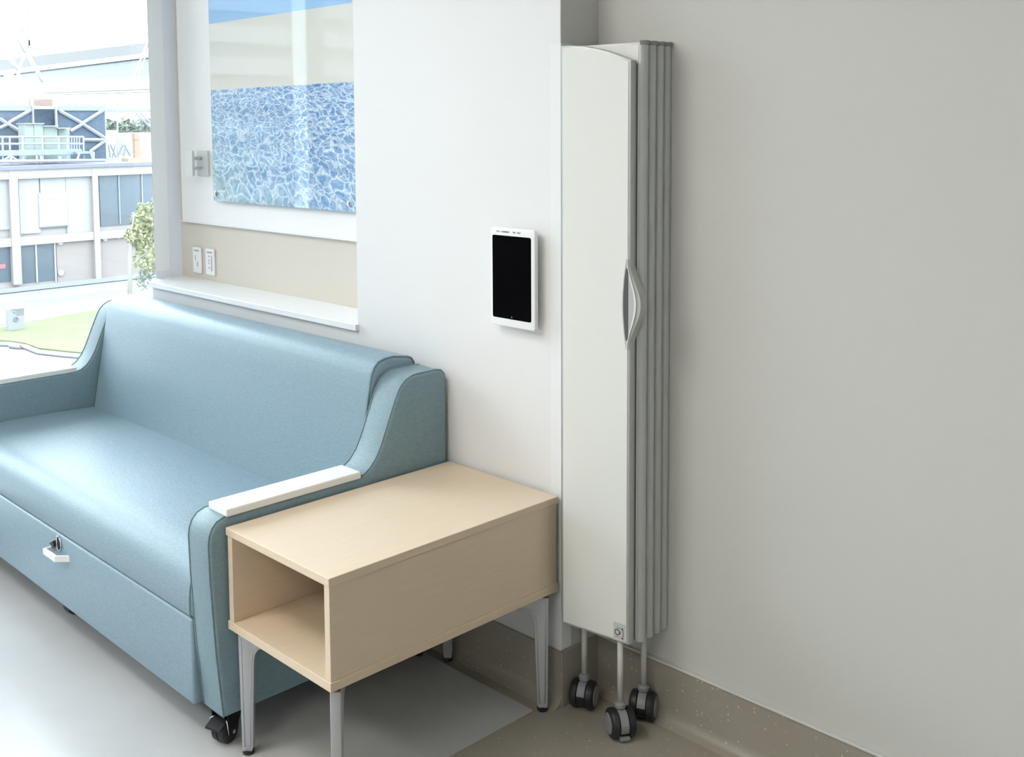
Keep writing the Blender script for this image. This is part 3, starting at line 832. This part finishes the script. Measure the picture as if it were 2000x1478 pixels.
# rooftop equipment on that building
RXX = -60.0
ROOF = zt + 0.032
sc_ = thing('roof_screen', 'dark blue louvred screen with white cross bracing on the roof', 'roof screen', (RXX, onx(100, 300, RXX).y, zt))
zb_ = zt + 0.03
for u0, u1, v0 in ((-40, 65, 215), (113, 206, 215)):
    pnl = ebox('panel', u0, v0, u1, 311, RXX, 0.15, X_SCR, sc_)
    ebox('top_beam', u0 - 1, 206, u1 + 1, 216, RXX + 0.1, 0.3, X_STEELD, sc_)
ebox('panel', 67, 213, 112, 311, RXX - 0.6, 0.15, X_SCR, sc_)
for u in (66.5, 112): ebox('post', u - 1.3, 190, u + 1.3, 330, RXX + 0.2, 0.2, X_STEEL, sc_)
ebox('crown', 66, 207, 112, 213, RXX + 0.1, 0.5, X_STEEL, sc_)
for a in ((0, 232, 15, 242), (18, 239, 60, 215), (17, 243, 52, 264), (0, 250, 14, 243), (116, 216, 160, 240), (162, 240, 202, 215), (163, 243, 204, 269), (160, 243, 138, 256), (164, 273, 205, 273), (205, 275, 176, 296)):
    ebar('brace', *a, RXX + 0.15, 0.10, X_STEEL, sc_)
for u, v in ((16.5, 241), (161.5, 241)): ebox('gusset', u - 4.5, v - 3, u + 4.5, v + 3, RXX + 0.22, 0.08, X_STEEL, sc_)

ct = thing('cooling_cabinet', 'sage green equipment cabinets on the roof behind the railing', 'equipment', (-57.8, onx(90, 300, -57.8).y, zt))
ebox('cabinet', 50, 242, 68, 312, -57.8, 1.0, X_GREEN, ct); ebox('cabinet', 68, 242, 85.5, 312, -57.75, 1.0, X_GREEN, ct)
ebox('cabinet', 86, 247, 113, 312, -57.9, 1.0, X_GREEN, ct); ebox('cabinet', 114.5, 251, 137, 312, -58.3, 0.8, X_GREEN, ct)
for u0, u1, v in ((50, 86, 242), (86, 113, 247), (114, 138, 251)): ebox('lid', u0 - 1, v - 1.6, u1 + 1, v, -57.6, 1.3, X_STEEL, ct)

rl = thing('roof_catwalk', 'pale steel catwalk with handrails along the roof edge', 'catwalk', (-56.4, onx(80, 300, -56.4).y, zt))
for v in (267.5, 281): ebar('rail', -30, v, 163, v, -56.4, 0.06, X_STEEL, rl)
ebox('deck', -30, 293, 160, 303, -56.3, 1.0, X_STEELD, rl)
for u in (5, 19, 44, 83, 114.5, 132, 163): ebar('post', u, 267, u + 1, 318, -56.38, 0.05, X_STEEL, rl)
for u in (140, 145, 150, 155): ebar('baluster', u, 268, u, 293, -56.4, 0.03, X_STEEL, rl)
ebox('platform', 150, 296, 184, 300, -55.9, 0.8, X_STEELD, rl)
for a in ((183, 297, 183, 320), (155, 300, 151, 312), (178, 300, 182, 311), (0, 318, 20, 305), (22, 305, 40, 318), (22, 300, 22, 321), (72, 304, 72, 320), (80, 304, 81, 320), (118, 305, 118, 320)): ebar('strut', *a, -55.9, 0.06, X_STEEL, rl)
ebar('kick_rail', -30, 316, 205, 313, -55.7, 0.09, X_STEEL, rl)

br = thing('pipe_rack', 'pale steel pipe rack with thin handrail behind the roof screen', 'pipe rack', (-62, onx(250, 300, -62).y, zt))
ebox('beam', 206, 213, 420, 220, -62, 0.4, X_STEELD, br)
for v in (191, 203): ebar('rail', 113, v, 420, v, -62, 0.035, X_STEEL, br)
for u in (135, 149, 165, 184, 204, 228, 251, 273): ebar('post', u, 190, u + 0.5, 214, -62, 0.035, X_STEEL, br)
for a in ((265, 221, 296, 250), (274, 221, 300, 245), (205, 190, 206, 312)): ebar('strut', *a, -62, 0.07, X_STEEL, br)
ebar('leg', 229, 196, 230, 312, -62, 0.06, X_STEEL, br)
ebar('leg', 330, 196, 332, 312, -62, 0.06, X_STEEL, br)
for a in ((212, 283, 216, 314), (216, 283, 228, 312), (225, 283, 219, 310), (228, 312, 240, 283), (238, 283, 228, 314), (246, 284, 240, 312), (243, 283, 255, 305)): ebar('brace', *a, -61, 0.05, X_STEELD, br)
ebox('foot_beam', 205, 308, 252, 318, -60.6, 0.5, X_STEEL, br)

tk = ebox('white_tank', 207, 254, 232, 312, -64, 1.2, X_BWHITE); tag(tk, 'small white roof unit under the pipe rack', 'equipment')
ow = ebox('parapet_wall', 206, 258, 420, 312, -74, 1.0, X_WALL); tag(ow, 'tan stone wall beyond the pipe rack', 'wall')
fl = thing('yellow_lift', 'orange post on a yellow base on the roof', 'lift', (-57, onx(270, 315, -57).y, zt))
ebox('post', 263.5, 270, 273, 309, -57, 0.25, X_ORANGE, fl); ebox('head', 262.5, 260, 272, 272, -56.95, 0.3, X_ORANGE, fl)
ebox('base', 250, 308.5, 288, 321, -56.7, 0.8, X_YELLOW, fl)
bk_ = ebox('brick_stack', 70, 194, 105, 330, -66, 1.0, X_BRICK); tag(bk_, 'orange brick block framed on the roof screen', 'equipment')
bw_ = ebox('pale_penthouse', 8, 182, 112, 330, -70, 2.0, X_WALL); tag(bw_, 'pale tan penthouse wall behind the roof screen', 'building')
bc_ = ebox('duct_riser', 19, 144, 31, 330, -64, 0.6, X_LGLS); tag(bc_, 'blue grey duct riser beside the skybridge', 'duct')

ROOF = None
# skybridge: runs away from the window; its long side is seen at a slant
sb = thing('skybridge', 'long white skybridge with grey corrugated roof and glazing', 'footbridge', (-90, 40, 3.0))
A_ = Vector((ray(-120, 185).x, ray(-120, 185).y, 0)); B_ = Vector((ray(420, 172).x, ray(420, 172).y, 0))
zA = 1.45 + ray(0, 186).z * 118; 
def bridge_pt(t, z):                                # t along the bridge in photo bearing
    r = ray(t, 185); k = 112 - (t - 0) * 0.055
    return EYE + Vector((r.x, r.y, 0)) * k + Vector((0, 0, z - EYE.z))
def bz(t, v):
    r = ray(t, v); k = 112 - (t - 0) * 0.055
    return 1.45 + r.z * k
def bquad(name, t0, t1, a0, a1, b0, b1, m, parent, off=0.0):
    """a = lower edge photo rows at both ends, b = upper edge"""
    n_ = Vector((0, -1, 0))
    P = [bridge_pt(t0, bz(t0, a0)), bridge_pt(t1, bz(t1, a1)), bridge_pt(t1, bz(t1, b1)), bridge_pt(t0, bz(t0, b0))]
    d = (P[1] - P[0]); nrm = Vector((d.y, -d.x, 0)).normalized()
    if nrm.dot(EYE - P[0]) < 0: nrm = -nrm
    bm = bmesh.new()
    v0 = [bm.verts.new(p + nrm * off) for p in P]; v1 = [bm.verts.new(p - nrm * (1.6 - off)) for p in P]
    bm.faces.new(v0); bm.faces.new(v1[::-1])
    for i in range(4): bm.faces.new((v0[i], v1[i], v1[(i + 1) % 4], v0[(i + 1) % 4]))
    return link(name, from_bm(bm, name), m, parent)
rf = bquad('roof', -60, 340, 147, 100, 126, 79, X_ROOF, sb, 0.3)
for i in range(26):
    t = -55 + i * 15
    f_ = (t + 60) / 400
    bquad('roof_rib', t, t + 3, 147 - 47 * f_, 147 - 47 * (f_ + 0.0075), 126 - 47 * f_, 126 - 47 * (f_ + 0.0075), X_COP, rf, 0.36)
bquad('fascia', -60, 340, 156, 108, 147, 100, X_BWHITE, sb, 0.5)
bquad('glazing', -60, 340, 172, 147, 154, 110, X_BGL, sb, 0.0)
for t in (36, 65, 86, 138, 145, 180, 215, 250, 272, 281): 
    f_ = (t + 60) / 400
    bquad('glazing_bar', t, t + 2.5, 172 - 25 * f_, 172 - 25 * f_, 156 - 46 * f_, 156 - 46 * f_, X_BWHITE, sb, 0.1)
bquad('wall', -60, 340, 187, 172, 171, 146, X_BWHITE, sb, 0.2)
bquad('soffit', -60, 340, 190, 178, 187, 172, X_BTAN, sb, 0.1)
for a in ((-8, -10, 52, 103, 0.34), (52, 103, 85, 160, 0.28), (28, 0, 48, 65, 0.2), (10, 102, 36, 136, 0.28), (36, 136, 50, 104, 0.2), (36, 136, 37, 203, 0.25), (25, 0, -10, 95, 0.3), (288, 82, 262, 150, 0.16), (294, 86, 268, 150, 0.16)):
    tube('truss_bar', [onx(a[0], a[1], -84), onx(a[2], a[3], -84)], a[4] * 0.6, X_BWHITE, sb, n=6)

tw = thing('tower_block', 'pale hazy tower block behind the skybridge', 'building', (-190, onx(0, 200, -190).y, GZ))
ebox('wall', -200, -160, 64, 300, -185, 30, X_TOWER, tw)
ebox('wall_band', -200, 72, 60, 84, -184.8, 0.5, X_BWHITE, tw)
ebox('corner_strip', 53, -160, 56, 200, -184.8, 0.5, X_BTAN, tw)
for v in (20, 42, 63): ebox('window_band', -200, v, 48, v + 3, -184.9, 0.4, X_FAC, tw)

# striped building opposite the window, seen only mirrored in the picture glazing
sp = thing('striped_building', 'cream building with horizontal bands mirrored in the picture glass', 'building', (-80, -46, GZ))
box('wall', (-95, -75, GZ), (-70.3, -28, 20), X_TAN, sp)
for k in range(8):
    box('band', (-71, -75.1, -4 + k * 2.4), (-70, -27.9, -2.7 + k * 2.4), X_FRM, sp)
lp = thing('street_lamp', 'white two armed street lamp mirrored in the picture glass', 'street lamp', (-42, -24.5, GZ))
tube('pole', [(-42, -24.5, GZ), (-42, -24.5, 2.4)], 0.09, X_FRM, lp, n=8)
for s in (-1, 1): tube('arm', [(-42, -24.5, 2.3), (-42, -24.5 + s * 0.5, 3.2), (-42, -24.5 + s * 0.9, 3.5)], 0.06, X_FRM, lp, n=6)

# trees
def leaves(name, centre, rx, ry, rz, n, size, m, parent, seed):
    random.seed(seed)
    bm = bmesh.new()
    for _ in range(n):
        while True:
            p = Vector((random.uniform(-1, 1), random.uniform(-1, 1), random.uniform(-1, 1)))
            l = p.length
            if 0.35 < l < 1 and random.random() < 0.35 + 0.65 * l: break
        wob = 0.82 + 0.28 * math.sin(p.x * 5 + seed) * math.sin(p.y * 6 + 1) * math.cos(p.z * 7)
        c = Vector(centre) + Vector((p.x * rx, p.y * ry, p.z * rz)) * wob
        a = Vector((random.gauss(0, 1), random.gauss(0, 1), random.gauss(0, 1))).normalized()
        b_ = a.orthogonal().normalized()
        s = size * random.uniform(0.6, 1.3)
        v = [bm.verts.new(c + a * s), bm.verts.new(c + b_ * s * 0.5), bm.verts.new(c - a * s), bm.verts.new(c - b_ * s * 0.5)]
        bm.faces.new(v)
    me = bpy.data.meshes.new(name); bm.to_mesh(me); bm.free()
    o = link(name, me, m, parent)
    o['kind'] = 'stuff'
    return o
TXX = -44.5
base = onz(252, 590, GZ); base = Vector((TXX, onx(252, 560, TXX).y, GZ))
tr = thing('street_tree', 'yellow green leafy street tree beside the window frame', 'tree', base)
tube('trunk', [base, base + Vector((0, 0.1, 2.6)), onx(258, 450, TXX)], [0.13, 0.10, 0.05], X_TRUNK, tr, n=8)
for a, b_ in (((254, 500), (275, 440)), ((253, 520), (290, 490)), ((252, 480), (262, 420))): ebar('branch', *a, *b_, TXX, 0.04, X_TRUNK, tr, n=5)
c_ = onx(292, 430, TXX); leaves('foliage', (c_.x, c_.y, c_.z), 1.1, 0.95, 1.0, 800, 0.12, X_LEAF, tr, 1)
c_ = onx(270, 462, TXX); leaves('foliage', (c_.x, c_.y, c_.z), 0.9, 0.70, 0.65, 500, 0.11, X_LEAF, tr, 2)
c_ = onx(290, 500, TXX); leaves('foliage', (c_.x, c_.y, c_.z), 1.0, 0.75, 1.0, 420, 0.11, X_LEAF, tr, 4)
c_ = onx(283, 545, TXX); leaves('foliage', (c_.x, c_.y, c_.z), 0.6, 0.45, 0.6, 130, 0.10, X_LEAFD, tr, 5)
for i, (u, v, r_, lb) in enumerate(((222, 252, 1.5, 'leftmost of the hazy distant trees beyond the pipe rack'), (252, 250, 1.7, 'middle one of the hazy distant trees beyond the pipe rack'), (283, 248, 1.7, 'rightmost of the hazy distant trees beyond the pipe rack'))):
    p = onx(u, v, -112 - 5 * i)
    t_ = thing('distant_tree', lb, 'tree', (p.x, p.y, GZ), 'distant trees')
    tube('trunk', [(p.x, p.y, GZ), (p.x, p.y, p.z)], 0.2, X_TRUNK, t_, n=6)
    leaves('foliage', p, r_, r_, r_ * 0.7, 260, 0.45, X_LEAFD, t_, 10 + i)

# monument sign on the lawn
bs = onz(34, 646, GZ)
SG = bs.x
ms = thing('monument_sign', 'pale grey monument sign standing on the lawn', 'sign', (bs.x, bs.y, GZ))
ebox('slab', 17, 603, 48, 651, SG, 0.35, X_SIGN, ms); ebox('cap', 23, 595, 48, 603, SG + 0.06, 0.45, X_KERB, ms)
ebox('base', 10, 646, 58, 651, SG + 0.25, 0.9, X_KERB, ms)
for v, u0 in ((606.5, 32), (610, 32), (613.8, 32)): ebox('text_line', u0, v - 0.7, 47, v + 0.7, SG + 0.02, 0.03, X_SIGNT, ms)
ebox('emblem', 26.5, 609, 29.5, 612, SG + 0.02, 0.03, X_SIGNT, ms)
c_ = onx(31.5, 623.5, SG + 0.03)
tube('ring_logo', [c_ + Vector((0, 0.075 * math.cos(a), 0.085 * math.sin(a))) for a in [2 * math.pi * k / 16 for k in range(16)]], 0.022, X_SIGNT, ms, n=5, closed=True)
